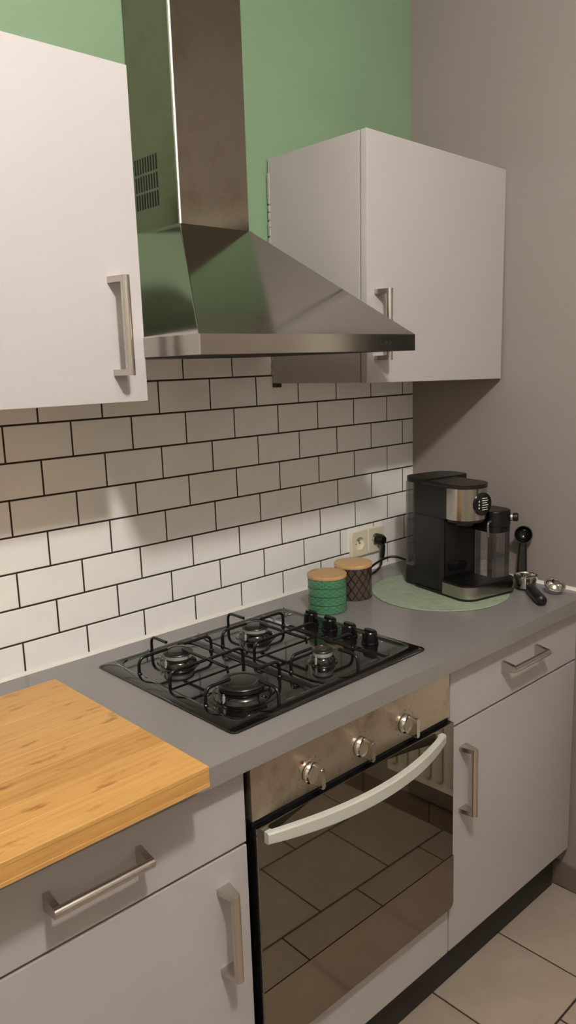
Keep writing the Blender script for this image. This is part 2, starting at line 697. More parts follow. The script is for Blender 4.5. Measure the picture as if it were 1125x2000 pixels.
# ------------------------------------------------------------------ base cabinets
def base_cabinet(xc, half, label, handle_side, dz):
    t = thing('base_cabinet', label, 'cabinet', (xc, front_y(xc), 0), ROT)
    part('body', MB().box(-half + 0.001, half - 0.001, 0.060, 0.555, 0.148, 0.892), 'cab_in', t)
    d = part('drawer_front', MB().box(-half, half, 0, 0.018, 0.7405, 0.886, 0.0010), 'cab', t)
    part('handle', handle_mb(0.0, dz, 'x'), 'handle', d, label='brushed steel bar handle')
    d = part('door', MB().box(-half, half, 0, 0.018, 0.146, 0.7335, 0.0008), 'cab', t)
    part('handle', handle_mb(handle_side, 0.594, 'z', 0.172), 'handle', d, label='brushed steel bar handle')
    return t


base_cabinet(-1.5525, 0.2985, 'white base cabinet below the bamboo board, left of the oven', 0.241, 0.822)
base_cabinet(-0.3428, 0.2955, 'white base cabinet below the coffee machine, right of the oven', -0.2455, 0.829)
tag(part('plinth', MB().box(-1.85, -0.05, 0.045, 0.060, 0.001, 0.145, 0.001), 'plinth', None), 'dark recessed plinth board under the white base cabinets', 'plinth')
pl = [o for o in COL.objects if o.name == 'plinth'][0]
pl.location = (-0.0, front_y(0.0), 0)
pl.rotation_euler = ROT

# ------------------------------------------------------------------ oven housing and oven
XO = -0.9465
oc = thing('oven_cabinet', 'white housing panel below the built-in oven', 'cabinet', (XO, front_y(XO), 0), ROT)
part('body', MB().box(-0.3035, 0.3035, 0.06, 0.555, 0.146, 0.262), 'cab_in', oc)
part('front_panel', MB().box(-0.3045, 0.3035, 0, 0.018, 0.146, 0.268, 0.001), 'cab', oc)
part('side_gap_shade', MB().box(-0.3045, -0.2995, 0.012, 0.555, 0.27, 0.892), 'dark', oc)  # black strip standing in for the shade in the gap beside the oven

ov = thing('built_in_oven', 'built-in oven with mirrored glass door and three chrome knobs', 'oven', (XO, front_y(XO), 0.27), ROT)
OZ = (0, 0, 0.27)


def opart(name, mb, mat, parent=ov, **k):
    return part(name, mb, mat, parent, shift=OZ, **k)


opart('body', MB().box(-0.288, 0.288, 0.022, 0.54, 0.275, 0.89), 'dark')
opart('control_panel', MB().box(-0.2965, 0.2975, -0.006, 0.022, 0.774, 0.890, 0.0015), 'oven_steel', label='stained stainless control panel')
opart('door_gap_shade', MB().box(-0.294, 0.294, -0.002, 0.022, 0.75, 0.7745), 'dark')  # black bar painting the dark gap between control panel and door
door = opart('door', MB().box(-0.2965, 0.2975, -0.012, 0.012, 0.288, 0.765, 0.001), 'bgloss')
opart('glass', MB().box(-0.2965, 0.2975, -0.018, -0.0121, 0.4265, 0.765, 0.0012), 'oglass', door, label='dark mirrored oven glass')
opart('lower_strip', MB().prism(rrect(-0.2965, 0.2985, 0.2865, 0.4262, (0.001, 0.001, 0.006, 0.014)), -0.0195, -0.0121, axis='y', bev=0.001), 'oven_strip', door, label='stainless strip along the bottom of the door')
# bowed handle
hb = MB()
secs = []
N = 28
for i in range(N + 1):
    u = -1 + 2 * i / N
    x = -0.0155 + u * 0.2655
    yy = -0.025 - 0.049 * (1 - abs(u) ** 2.0)
    k = 1.0 - 0.22 * abs(u) ** 4
    zc = 0.7445
    hh, dd = 0.0145 * k, 0.0065
    secs.append([(x, yy - dd, zc - hh + 0.003), (x, yy - dd, zc + hh - 0.003), (x, yy - dd + 0.003, zc + hh), (x, yy + dd, zc + hh),
                 (x, yy + dd, zc - hh), (x, yy - dd + 0.003, zc - hh)])
hb.loft(secs)
for s in (-1, 1):
    hb.box(-0.0155 + s * 0.257 - 0.007, -0.0155 + s * 0.257 + 0.007, -0.030, -0.0178, 0.733, 0.756, 0.002)
opart('handle', hb, 'oven_handle', door, label='pale grey bowed oven handle')
for kx, ang in ((-1.0966, 0), (-0.9538, 2), (-0.8112, 0)):
    lx = kx - XO
    zc = 0.8155
    b = MB().lathe([(0.0, -0.007), (0.0205, -0.007), (0.0215, -0.009), (0.0215, -0.013), (0.0190, -0.0165), (0.0180, -0.020), (0.0, -0.021)], (lx, 0, zc), 32, 'y')
    kn = opart('knob', b, 'chrome', label='chrome oven knob')
    g = MB().prism(rrect(-0.0050, 0.0050, -0.0215, 0.0215, 0.003), -0.043, -0.018, axis='y', bev=0.0015)
    g.xf(Matrix.Translation((lx, 0, zc)) @ Matrix.Rotation(math.radians(ang), 4, 'Y'))
    opart('grip', g, 'chrome', kn)
    pm = MB()
    for q in range(9):
        a = math.radians(-130 + q * 32)
        pm.box(lx + 0.030 * math.sin(a) - 0.0009, lx + 0.030 * math.sin(a) + 0.0009, -0.0063, -0.0058, zc + 0.030 * math.cos(a) - 0.0009, zc + 0.030 * math.cos(a) + 0.0009)
    opart('dial_marks', pm, 'logo')
opart('indicator_light', MB().lathe([(0.0, -0.0085), (0.003, -0.0085), (0.0035, -0.0055)], (-1.1177 - XO, 0, 0.843), 14, 'y'), 'red')

# ------------------------------------------------------------------ worktop
wt = MB()
XWL = -1.858


def wt_front(x):
    return -0.6275 - 0.0112 * (x + 0.73)


out = [(XWL, 0.0005), (-0.0005, 0.0005), (wall_x(-0.636) - 0.0005, wt_front(-0.03)), (XWL, wt_front(XWL))]
lo, hi = 0.894, ZT
wt.prism(out, lo, hi, bev=0.0018, seg=2)
tag(part('worktop', wt, 'worktop', None), 'grey laminate worktop running under the hob and coffee machine', 'worktop')

# ------------------------------------------------------------------ gas hob
HX0, HX1, HY0, HY1 = -1.2485, -0.6755, -0.5615, -0.079
hob = thing('gas_hob', 'black enamel four-burner gas hob set in the grey worktop', 'hob', ((HX0 + HX1) / 2, (HY0 + HY1) / 2, ZT))
HS = tuple(hob.location)


def hpart(name, mb, mat, parent=hob, **k):
    return part(name, mb, mat, parent, shift=HS, **k)


plate = MB()


def ring_(x0, x1, y0, y1, r, z):
    return [(a, b, z) for a, b in rrect(x0, x1, y0, y1, r, 6)]


secs = [ring_(HX0, HX1, HY0, HY1, 0.014, ZT + 0.0004), ring_(HX0, HX1, HY0, HY1, 0.014, ZT + 0.003), ring_(HX0 + 0.002, HX1 - 0.002, HY0 + 0.002, HY1 - 0.002, 0.013, ZT + 0.0048),
        ring_(HX0 + 0.012, HX1 - 0.012, HY0 + 0.012, HY1 - 0.012, 0.014, ZT + 0.0085), ring_(HX0 + 0.026, HX1 - 0.024, HY0 + 0.024, HY1 - 0.022, 0.02, ZT + 0.0095),
        ring_(HX0 + 0.031, HX1 - 0.029, HY0 + 0.029, HY1 - 0.027, 0.02, ZT + 0.0085), ring_(HX0 + 0.037, HX1 - 0.035, HY0 + 0.035, HY1 - 0.033, 0.02, ZT + 0.0052)]
plate.loft(secs)
hpart('hob_plate', plate, 'enamel', ang=50)
# raised ribs between the burner wells and before the control strip
for nm, xr, wd in (('centre_rib', -1.0045, 0.012), ('control_rib', -0.7775, 0.008)):
    rb = MB().prism([(xr - wd, ZT + 0.005), (xr - wd * 0.45, ZT + 0.0092), (xr + wd * 0.45, ZT + 0.0092), (xr + wd, ZT + 0.005)], HY0 + 0.03, HY1 - 0.028, axis='y')
    hpart(nm, rb, 'enamel')


def burner(x, y, rc, ring_mat):
    z = ZT + 0.005
    b = hpart('burner', MB().lathe([(rc * 1.50, 0.0), (rc * 1.46, 0.0014), (rc * 1.27, 0.0020), (rc * 1.24, 0.0060), (rc * 1.19, 0.0105), (rc * 1.09, 0.0145), (rc * 0.95, 0.0168), (rc * 0.3, 0.0170)], (x, y, z), 48), 'enamel', ang=50)
    hpart('burner_ring', MB().lathe([(rc * 0.5, 0.0168), (rc * 0.93, 0.0168), (rc * 0.97, 0.0185), (rc * 0.97, 0.0262), (rc * 0.5, 0.0262)], (x, y, z), 48), ring_mat, b, label='bare metal flame ring')
    hpart('burner_cap', MB().lathe([(rc * 0.4, 0.0260), (rc * 1.00, 0.0264), (rc * 1.03, 0.0278), (rc * 1.00, 0.0298), (rc * 0.90, 0.0318), (rc * 0.70, 0.0330), (rc * 0.65, 0.0316), (rc * 0.60, 0.0316), (rc * 0.55, 0.0328), (0.0, 0.0330)], (x, y, z), 48), 'cap', b, ang=40)
    ig = MB().lathe([(0.0030, 0.004), (0.0030, 0.017), (0.0016, 0.0175), (0.0016, 0.022), (0, 0.022)], (x - rc * 1.17, y - rc * 0.25, z), 12)
    hpart('igniter', ig, 'alu', b)
    hpart('flame_sensor', MB().lathe([(0.0022, 0.004), (0.0022, 0.0205), (0, 0.021)], (x - rc * 1.05, y + rc * 0.55, z), 12), 'chrome', b)


burner(-1.1300, -0.4450, 0.0478, 'cap')
burner(-1.1190, -0.2110, 0.0330, 'alu')
burner(-0.8905, -0.2110, 0.0330, 'alu')
burner(-0.8975, -0.4440, 0.0225, 'alu')


def pan_support(cx):
    x0, x1 = cx - 0.0975, cx + 0.0975
    zt_, zl, zf = ZT + 0.043, ZT + 0.0135, ZT + 0.006
    r = 0.0035
    b = MB()
    fl = 0.019

    def fing(outer, inner):
        b.tube([(outer[0], outer[1], zf), (outer[0], outer[1], zt_), (inner[0], inner[1], zt_)], r, 14, fillet=fl)
    yb, yf = -0.104, -0.541
    y1, ym, y2 = -0.203, -0.318, -0.437
    fing((cx, yb), (cx, yb - 0.062))
    fing((cx, yf), (cx, yf + 0.055))
    for yy, ln in ((y1, 0.074), (y2, 0.062)):
        fing((x0, yy), (x0 + ln, yy))
        fing((x1, yy), (x1 - ln, yy))
    fing((x0, ym), (x0 + 0.093, ym))
    fing((x1, ym), (x1 - 0.093, ym))
    # bar running between the two burners
    b.tube([(cx, -0.228, zt_), (cx, -0.385, zt_)], r, 14)
    b.tube([(cx, -0.385, zt_), (cx, -0.387, zt_ - 0.012)], r * 0.8, 8)
    # low tie wires along both sides
    for xs_ in (x0, x1):
        b.tube([(xs_, y1, ZT + 0.0056), (xs_, y2, ZT + 0.0056)], 0.0022, 10)
    b.tube([(x0, ym, ZT + 0.0056), (x1, ym, ZT + 0.0056)], 0.0022, 10)
    for ye, yi in ((yb, y1), (yf, y2)):
        b.tube([(x0, yi, ZT + 0.0056), (x0, ye, ZT + 0.0056), (x1, ye, ZT + 0.0056), (x1, yi, ZT + 0.0056)], 0.0022, 10, fillet=0.05)
    for (px, py) in ((x0, y1), (x1, y1), (x0, y2), (x1, y2)):
        b.lathe([(0.0058, -0.001), (0.0058, 0.004), (0.004, 0.006)], (px, py, ZT + 0.005), 12)
    hpart('pan_support', b, 'wire')


pan_support(-1.1180)
pan_support(-0.8895)
for (kx, ky) in ((-0.7330, -0.243), (-0.7350, -0.3105), (-0.7375, -0.3780), (-0.7400, -0.4455)):
    z = ZT + 0.005
    b = MB().lathe([(0.0, 0.001), (0.0200, 0.001), (0.0200, 0.004), (0.0185, 0.0055), (0.0175, 0.020), (0.0168, 0.0275), (0.0145, 0.0305), (0.0, 0.0312)], (kx, ky, z), 32)
    kn = hpart('knob', b, 'bgloss', ang=30)
    g = MB().prism(rrect(-0.0150, 0.0150, -0.0062, 0.0062, 0.004), 0.020, 0.0345, bev=0.0012)
    g.xf(Matrix.Translation((kx, ky, z)) @ Matrix.Rotation(math.radians(90), 4, 'Z'))
    hpart('grip', g, 'bgloss', kn)
    mk = MB()
    for q in (-1, 0, 1):
        mk.box(kx + 0.026 - 0.0016, kx + 0.026 + 0.0016, ky + q * 0.014 - 0.0016, ky + q * 0.014 + 0.0016, z + 0.0001, z + 0.0005)
    hpart('dial_marks', mk, 'print')
lg = MB()
for q in range(5):
    lg.box(-0.7185 + q * 0.0068, -0.7140 + q * 0.0068, -0.1485, -0.1445 + 0.001 * (q % 2), ZT + 0.0050, ZT + 0.0056)
hpart('printed_mark', lg, 'print')

# ------------------------------------------------------------------ cooker hood
hx0, hx1, hy, hz0, hz1 = -1.2400, -0.6488, -0.51, 1.6065, 1.641
CX0, CX1, CY, CZ = -1.0172, -0.8197, -0.168, 1.889
hood = thing('cooker_hood', 'brushed steel chimney cooker hood above the gas hob', 'cooker hood', ((hx0 + hx1) / 2, 0, hz0))
HOS = tuple(hood.location)


def hop(name, mb, mat, parent=hood, **k):
    return part(name, mb, mat, parent, shift=HOS, **k)


def rim_o(d, z, c=0.0022):
    x0, x1, y0, y1 = hx0 + d, hx1 - d, hy + d, -0.0005 - d
    return [(x0, y1, z), (x1, y1, z), (x1, y0 + c, z), (x1 - c, y0, z), (x0 + c, y0, z), (x0, y0 + c, z)]


hop('rim', MB().loft([rim_o(0, hz1), rim_o(0, hz0), rim_o(0.012, hz0), rim_o(0.012, hz0 + 0.014)]), 'hood_lip', ang=20)
for fx in (-1.09, -0.80):
    fl_ = hop('grease_filter', MB().box(fx - 0.138, fx + 0.138, -0.47, -0.05, hz0 + 0.002, hz0 + 0.0135, 0.002), 'dark', label='dark grease filter under the hood')
for sx in (-1.185, -0.705):
    hop('lamp_lens', MB().lathe([(0.0, 0.003), (0.022, 0.003), (0.024, 0.006), (0.024, 0.014)], (sx, -0.484 + 0.02, hz0), 20), 'cream')
can = MB()
sec = []
for t_ in (0.0, 0.985, 1.0):
    def mixv(a, b):
        return a + (b - a) * t_
    z = hz1 + (CZ - hz1) * t_ + (0.0 if t_ < 1 else 0.0)
    sec.append([(mixv(hx0, CX0 - 0.001), -0.0005, z), (mixv(hx0, CX0 - 0.001), mixv(hy, CY - 0.001), z), (mixv(hx1, CX1 + 0.001), mixv(hy, CY - 0.001), z), (mixv(hx1, CX1 + 0.001), -0.0005, z)])
can.loft(sec)
ed = [e for e in can.bm.edges if abs(e.verts[0].co.z - e.verts[1].co.z) > 0.1 and e.verts[0].co.y < -0.1]
bmesh.ops.bevel(can.bm, geom=ed, offset=0.002, segments=3, profile=0.5, affect='EDGES')
hop('canopy', can, 'hood', ang=25)
ch = MB()
ch.prism([(CX0, -0.0005), (CX1, -0.0005), (CX1, CY), (CX0, CY)], CZ - 0.001, H_CEIL - 0.001)
ed = [e for e in ch.bm.edges if abs(e.verts[0].co.z - e.verts[1].co.z) > 0.1 and e.verts[0].co.y < -0.1]
bmesh.ops.bevel(ch.bm, geom=ed, offset=0.0036, segments=1, profile=0.5, affect='EDGES')
chim = hop('chimney', ch, 'chimney', ang=20)
er = 0.0046
eo = [(CX0 + er + (er + 0.0004) * math.cos(a_), CY + er + (er + 0.0004) * math.sin(a_)) for a_ in [PI + 0.5 * PI * k / 10 for k in range(11)]] + [(CX0 + er, CY + er)]
hop('edge_highlight_strip', MB().prism(eo, CZ, H_CEIL - 0.0015), 'edge', ang=30, label='pale strip on the folded chimney edge, added to catch a highlight')  # strip added over the corner to hold a long lamp highlight
slot_me = MB().box(-0.0006, 0.0006, -0.0021, 0.0021, 0, 0.0318).mesh('vent_slot', 'dark')
for zr in (2.0118, 1.9742, 1.9368):
    for k in range(9):
        so = bpy.data.objects.new('vent_slot', slot_me)
        so.location = Vector((CX0, -0.0115 - k * 0.01025, zr)) - Vector(HOS)
        link(so, chim)
# script lettering on the rim
fc = bpy.data.curves.new('lettering_curve', 'FONT')
fc.body = 'Candy'
fc.size = 0.0165
fc.shear = 0.45
fc.space_character = 0.95
fc.extrude = 0.0002
fo = bpy.data.objects.new('tmp_font', fc)
COL.objects.link(fo)
bpy.context.view_layer.update()
dg = bpy.context.evaluated_depsgraph_get()
tm = bpy.data.meshes.new_from_object(fo.evaluated_get(dg))
bpy.data.objects.remove(fo)
tm.transform(Matrix.Translation(Vector((-0.7735, hy - 0.0003, 1.6195)) - Vector(HOS)) @ Matrix.Rotation(PI / 2, 4, 'X'))
tm.materials.clear()
tm.materials.append(M['logo'])
lt = bpy.data.objects.new('lettering', tm)
link(lt, hood)
lt['label'] = 'dark script lettering Candy on the hood rim'


# ------------------------------------------------------------------ wall cabinets
def wall_cabinet(xc, half, z0, z1, label, hx, roll=0.0, hz=1.661, hl=0.165, seam=False):
    t = thing('wall_cabinet', label, 'cabinet', (xc, -0.005, z0), (0, roll, 0))
    h = z1 - z0
    part('body', MB().box(-half, half, -0.312, 0.003, 0.0, h, 0.0008), 'cab_in', t)
    d = part('door', MB().box(-half, half, -0.335, -0.3165, -0.001, h, 0.0012), 'cab', t)
    part('handle', handle_mb(hx, hz - z0, 'z', hl, y=-0.335), 'handle', d, label='brushed steel bar handle')
    if seam:
        part('bracket', MB().box(-half - 0.001, -half + 0.020, -0.012, 0.002, -0.011, 0.001, 0.001), 'sponge', t, label='small brown mounting block under the back corner')
        sb = MB()
        for q in range(26):
            zz = 0.02 + q * (h - 0.05) / 26
            sb.box(-half - 0.0028 - random.random() * 0.001, -half + 0.001, -0.004, 0.0025, zz, zz + 0.012 + random.random() * 0.011)
        part('sealant_edge', sb, 'cab_in', t, label='chipped sealant along the wall')
    return t


wall_cabinet(-1.5375, 0.300, 1.528, 2.1035, 'white wall cabinet left of the cooker hood', 0.245, hz=1.661, hl=0.172)
wall_cabinet(-0.3215, 0.2955, 1.5315, 2.1045, 'white wall cabinet right of the hood, in the corner', -0.2545, roll=math.radians(0.95), hz=1.667, hl=0.166, seam=True)

# ------------------------------------------------------------------ bamboo chopping board
BX0, BX1, BY0, BY1, BZ0, BZ1 = -1.955, -1.3840, -0.6685, -0.1545, ZT + 0.0005, ZT + 0.0355
bo = thing('chopping_board', 'thick bamboo chopping board overhanging the worktop edge', 'board', ((BX0 + BX1) / 2 + 0.1, (BY0 + BY1) / 2, BZ0))
BS = tuple(bo.location)
part('core', MB().box(BX0 + 0.0004, BX1 - 0.0004, BY0 + 0.0004, BY1 - 0.0004, BZ0 + 0.007, BZ1 - 0.0075), 'bamboo', bo, shift=BS)
ys = [BY0]
wds = [0.062, 0.055, 0.07, 0.058, 0.066, 0.06, 0.052, 0.071]
for v in wds:
    ys.append(ys[-1] + v)
sc_ = (BY1 - BY0) / (ys[-1] - ys[0])
ys = [BY0 + (v - BY0) * sc_ for v in ys]
for (za, zb) in ((BZ1 - 0.0073, BZ1), (BZ0, BZ0 + 0.0068)):
    for i_, (ya, yb) in enumerate(zip(ys, ys[1:])):
        cen = Vector(((BX0 + BX1) / 2, (ya + yb) / 2, za))
        b = MB().box(BX0, BX1, ya + 0.0001, yb - 0.0001, za, zb, 0.0004, 1)
        o = part('strip', b, 'bamboo', bo, shift=cen)
        o.location = cen - Vector(BS)

# ------------------------------------------------------------------ wall socket and lead
so_ = thing('wall_socket', 'cream double wall socket on the white tiles', 'socket', (-0.2425, 0, 1.030))
SS = tuple(so_.location)
for sx in (-0.2812, -0.2038):
    hw_, hh_, zc = 0.0386, 0.0405, 1.0305
    n_ = 48

    def sq(y, inset):
        out_ = []
        for k in range(n_):
            a_ = 2 * PI * (k + 0.5) / n_
            c_, s_ = math.cos(a_), math.sin(a_)
            m_ = max(abs(c_) / (hw_ - inset), abs(s_) / (hh_ - inset))
            out_.append((sx + c_ / m_, y, zc + s_ / m_))
        return out_

    def ci(y, r):
        return [(sx + r * math.cos(2 * PI * (k + 0.5) / n_), y, zc + r * math.sin(2 * PI * (k + 0.5) / n_)) for k in range(n_)]
    insert = part('socket_insert', MB().loft([sq(-0.0004, 0.0), sq(-0.0095, 0.0), sq(-0.0115, 0.002), ci(-0.0115, 0.0215), ci(-0.0108, 0.0200), ci(-0.0012, 0.0192)]), 'cream', so_, shift=SS, ang=30)
    for px in (-0.0095, 0.0095):
        part('contact_hole', MB().lathe([(0.0028, -0.0013), (0.0028, -0.0018), (0, -0.0018)], (sx + px, 0, zc - 0.002), 12, 'y'), 'dark', insert, shift=SS)
    part('earth_pin', MB().tube([(sx, -0.0012, zc + 0.0105), (sx, -0.0100, zc + 0.0105)], 0.0023, 12), 'alu', insert, shift=SS)

cd = thing('power_lead', 'black plug and power lead of the coffee machine', 'power lead', (-0.2, -0.03, ZT))
CS = tuple(cd.location)
pg = MB()
pg.lathe([(0.0, -0.0135), (0.0165, -0.0135), (0.0180, -0.018), (0.0172, -0.030), (0.012, -0.040), (0.0, -0.042)], (-0.2000, 0, 1.0310), 28, 'y')
pg.tube([(-0.2000, -0.030, 1.0290), (-0.2010, -0.036, 1.0120), (-0.2020, -0.036, 0.9900), (-0.2030, -0.034, 0.975)], 0.0068, 12, flat=(0.0078, 0.0062))
part('plug', pg, 'bplastic', cd, shift=CS)
cb = MB()
path = [(-0.203, -0.034, 0.982), (-0.2045, -0.033, 0.965), (-0.209, -0.031, 0.948), (-0.222, -0.030, 0.9375), (-0.250, -0.040, 0.9368), (-0.300, -0.055, 0.9368), (-0.345, -0.07, 0.9375),
        (-0.352, -0.075, 0.944), (-0.335, -0.075, 0.955), (-0.300, -0.070, 0.968), (-0.262, -0.072, 0.980), (-0.232, -0.082, 0.988), (-0.215, -0.098, 0.989), (-0.208, -0.122, 0.985), (-0.205, -0.150, 0.980)]


def catmull(P, k=6):
    P = [Vector(p) for p in P]
    P = [P[0] * 2 - P[1]] + P + [P[-1] * 2 - P[-2]]
    out_ = []
    for i in range(1, len(P) - 2):
        a, b, c, d = P[i - 1:i + 3]
        for j in range(k):
            t = j / k
            out_.append(0.5 * (2 * b + (c - a) * t + (2 * a - 5 * b + 4 * c - d) * t * t + (3 * b - a - 3 * c + d) * t ** 3))
    out_.append(P[-2])
    return out_


cb.tube(catmull(path), 0.0036, 12)
part('cable', cb, 'bplastic', cd, shift=CS)


# ------------------------------------------------------------------ canisters
def canister(x, y, r, h, label, mat, bands):
    t = thing('canister', label, 'canister', (x, y, ZT + 0.0003))
    prof = [(0.0, 0.0), (r - 0.003, 0.0), (r, 0.003)]
    for zb in bands:
        prof += [(r, zb - 0.0018), (r - 0.0026, zb - 0.0005), (r - 0.0026, zb + 0.0005), (r, zb + 0.0018)]
    prof += [(r, h - 0.003), (r - 0.002, h), (r - 0.004, h - 0.001)]
    prof += [(r - 0.005, h - 0.02), (0.0, h - 0.02)]
    part('jar', MB().lathe(prof, n=56), mat, t, ang=50)
    part('lid', MB().lathe([(0.0, h + 0.0002), (r + 0.0004, h + 0.0002), (r + 0.0012, h + 0.0015), (r + 0.0012, h + 0.0085), (r - 0.001, h + 0.0105), (0.0, h + 0.0105)], n=56), 'lidwood', t, ang=50, label='flat bamboo lid')


canister(-0.6095, -0.1830, 0.0520, 0.0925, 'green embossed canister with a bamboo lid', 'can_green', (0.023, 0.046, 0.069))
canister(-0.4735, -0.1545, 0.0525, 0.0905, 'brown lattice-patterned canister with a bamboo lid', 'can_brown', ())

# ------------------------------------------------------------------ placemat
pm_ = MB().lathe([(0.0, 0.0), (0.1935, 0.0), (0.1945, 0.0012), (0.1935, 0.0028), (0.19, 0.0032), (0.0, 0.0032)], n=96)
po = part('placemat', pm_, 'mat', None)
po.location = (-0.2725, -0.3065, ZT + 0.0003)
tag(po, 'round pale green woven placemat under the coffee machine', 'placemat')

# ------------------------------------------------------------------ coffee machine (local: x right, -y forward)
CA = math.radians(-12)
cm = thing('coffee_machine', 'black and steel espresso machine with a milk carafe', 'coffee machine', (-0.3071, -0.3274, ZT + 0.0036), (0, 0, CA))


def D(pts):   # (right, forward) plan outline -> local xy
    return [(r, -s) for r, s in pts]


def bulge(x0, x1, s0, s1, sb, n=18, p=2.4):
    """outline: straight back at sb, sides to s0, rounded front reaching s1"""
    o = [(x0, sb), (x0, s0)]
    for i in range(1, n):
        a = PI * i / n
        cx, hw = (x0 + x1) / 2, (x1 - x0) / 2
        o.append((cx - hw * math.copysign(abs(math.cos(a)) ** (2 / p), math.cos(a)), s0 + (s1 - s0) * math.sin(a) ** (2 / p)))
    o += [(x1, s0), (x1, sb)]
    return D(o)


# footing and drip tray
foot = rrect(-0.006, 0.190, -0.118, 0.112, 0.03, 8)
part('foot', MB().prism([(a, b) for a, b in rrect(-0.004, 0.188, -0.116, 0.120, (0.03, 0.03, 0.035, 0.03), 8)], 0.0, 0.008, bev=0.001), 'bplastic', cm)
tray_o = rrect(-0.007, 0.191, -0.120, -0.020, (0.002, 0.002, 0.040, 0.032), 10)
tray = part('drip_tray', MB().prism(tray_o, 0.0075, 0.0400, bev=0.0015), 'hood_lip', cm, label='brushed steel drip tray front')
tray_in = rrect(-0.003, 0.187, -0.116, -0.018, (0.002, 0.002, 0.037, 0.030), 10)
part('drip_grid', MB().prism(tray_in, 0.0395, 0.0435, bev=0.001), 'bplastic', tray)
for gx in (0.040, 0.062, 0.084):
    for gy in (-0.050, -0.080):
        part('grid_slot', MB().box(gx - 0.007, gx + 0.007, gy - 0.0022, gy + 0.0022, 0.0434, 0.0440), 'dark', tray)
lm = MB()
for q in range(8):
    lm.box(0.112 + q * 0.0042, 0.1148 + q * 0.0042, -0.1204, -0.1198, 0.0235, 0.0275)
part('printed_mark', lm, 'logo', tray)
# column behind the cup space
part('rear_body', MB().prism([(0.0, 0.104), (0.0, -0.002), (0.010, -0.010), (0.175, -0.010), (0.185, 0.0), (0.185, 0.104)], 0.0078, 0.218, bev=0.002), 'bplastic', cm)
part('cup_recess', MB().box(0.012, 0.108, -0.0135, -0.0100, 0.050, 0.212, 0.001), 'bplastic', cm)
lv = MB().prism(rrect(0.022, 0.088, 0.066, 0.088, 0.005), -0.0185, -0.0130, axis='y', bev=0.001)
part('dark_slot', lv, 'bgloss', cm)  # raised gloss black plate standing in for a dark slot
# head
part('head_side', MB().prism(D([(0.0, -0.104), (0.0, 0.036), (0.112, 0.036), (0.112, -0.104)]), 0.2175, 0.3060, bev=0.0015), 'bplastic', cm)
ho = bulge(-0.0006, 0.1126, 0.040, 0.098, 0.030, 22, 2.3)
head = part('head_front', MB().prism(ho, 0.2190, 0.3050, bev=0.001), 'hood_lip', cm, ang=30, label='curved brushed steel head front')
ho2 = bulge(0.004, 0.108, 0.040, 0.092, 0.030, 22, 2.3)
part('head_underside', MB().prism(ho2, 0.2110, 0.2192), 'bplastic', cm)
lidp = bulge(-0.002, 0.114, 0.040, 0.100, -0.100, 22, 2.3)
lid = part('top_cover', MB().prism(lidp, 0.3052, 0.3165, bev=0.004, seg=3), 'bplastic', cm, ang=40)
# round control display standing proud of the curved front
dm = MB().lathe([(0.0, 0.0030), (0.0300, 0.0028), (0.0315, 0.0015), (0.0315, -0.012)], n=40)
dxf = Matrix.Translation((0.0655, -0.0985, 0.2625)) @ Matrix.Rotation(math.radians(-2), 4, 'Z') @ Matrix.Rotation(PI / 2, 4, 'X')
dm.xf(dxf)
disp = part('display', dm, 'bgloss', cm, label='round black control display with white print')
tx = MB()
for r_i, (a, b_) in enumerate(((-0.004, 0.014), (-0.004, 0.017), (-0.003, 0.013), (-0.003, 0.018), (-0.004, 0.015), (-0.003, 0.016))):
    z_ = 0.0155 - r_i * 0.0062
    tx.box(a, b_ - 0.007, z_ - 0.0010, z_ + 0.0010, 0.0030, 0.0034)
    tx.box(b_ - 0.006, b_, z_ - 0.0010, z_ + 0.0010, 0.0030, 0.0034)
for z_ in (0.008, -0.001, -0.010):
    tx.lathe([(0.0022, 0.0030), (0.0022, 0.0034), (0, 0.0034)], (-0.0145, z_, 0), 10)
tx.xf(dxf)
part('display_print', tx, 'print', disp)
# water tank at the back
tank = rrect(0.0015, 0.172, 0.1045, 0.1575, (0.022, 0.022, 0.001, 0.001), 8)
part('water_tank', MB().prism(tank, 0.0560, 0.3045, bev=0.001), 'clear', cm, label='clear water tank at the back')
part('tank_base', MB().prism(rrect(0.0005, 0.174, 0.1042, 0.1595, (0.022, 0.022, 0.001, 0.001), 8), 0.002, 0.0555, bev=0.001), 'bplastic', cm)
part('tank_lid', MB().prism(rrect(-0.003, 0.172, 0.060, 0.164, (0.048, 0.048, 0.02, 0.02), 10), 0.3062, 0.3195, bev=0.004, seg=3), 'bplastic', cm, ang=40)
# milk carafe
cy0, cy1 = -0.098, -0.012
cp = rrect(0.118, 0.186, cy0, cy1, (0.012, 0.012, 0.022, 0.022), 8)
caraf = MB()
inner = rrect(0.1195, 0.1845, cy0 + 0.0015, cy1 - 0.0015, (0.011, 0.011, 0.021, 0.021), 8)
caraf.prism(cp, 0.0445, 0.1900, bev=0.001)
car = part('milk_carafe', caraf, 'smoke', cm, label='clear milk carafe with red graduation marks')
gm = MB()
for q in range(6):
    gm.box(0.1862, 0.1866, -0.052, -0.044 - 0.003 * (q % 2), 0.070 + q * 0.018, 0.0722 + q * 0.018)
part('graduation', gm, 'red', car)
cl = part('carafe_lid', MB().prism(rrect(0.1135, 0.1885, cy0 - 0.001, cy1 + 0.002, (0.012, 0.012, 0.024, 0.024), 8), 0.1880, 0.2330, bev=0.004, seg=3), 'bplastic', cm, ang=40)
part('carafe_collar', MB().prism(rrect(0.1165, 0.1865, cy0, cy1, (0.012, 0.012, 0.022, 0.022), 8), 0.172, 0.1890), 'bplastic', cl)
kb = MB().lathe([(0.010, -0.002), (0.010, 0.010), (0.012, 0.011), (0.012, 0.022), (0.009, 0.025), (0.0, 0.025)], (0, 0, 0), 24)
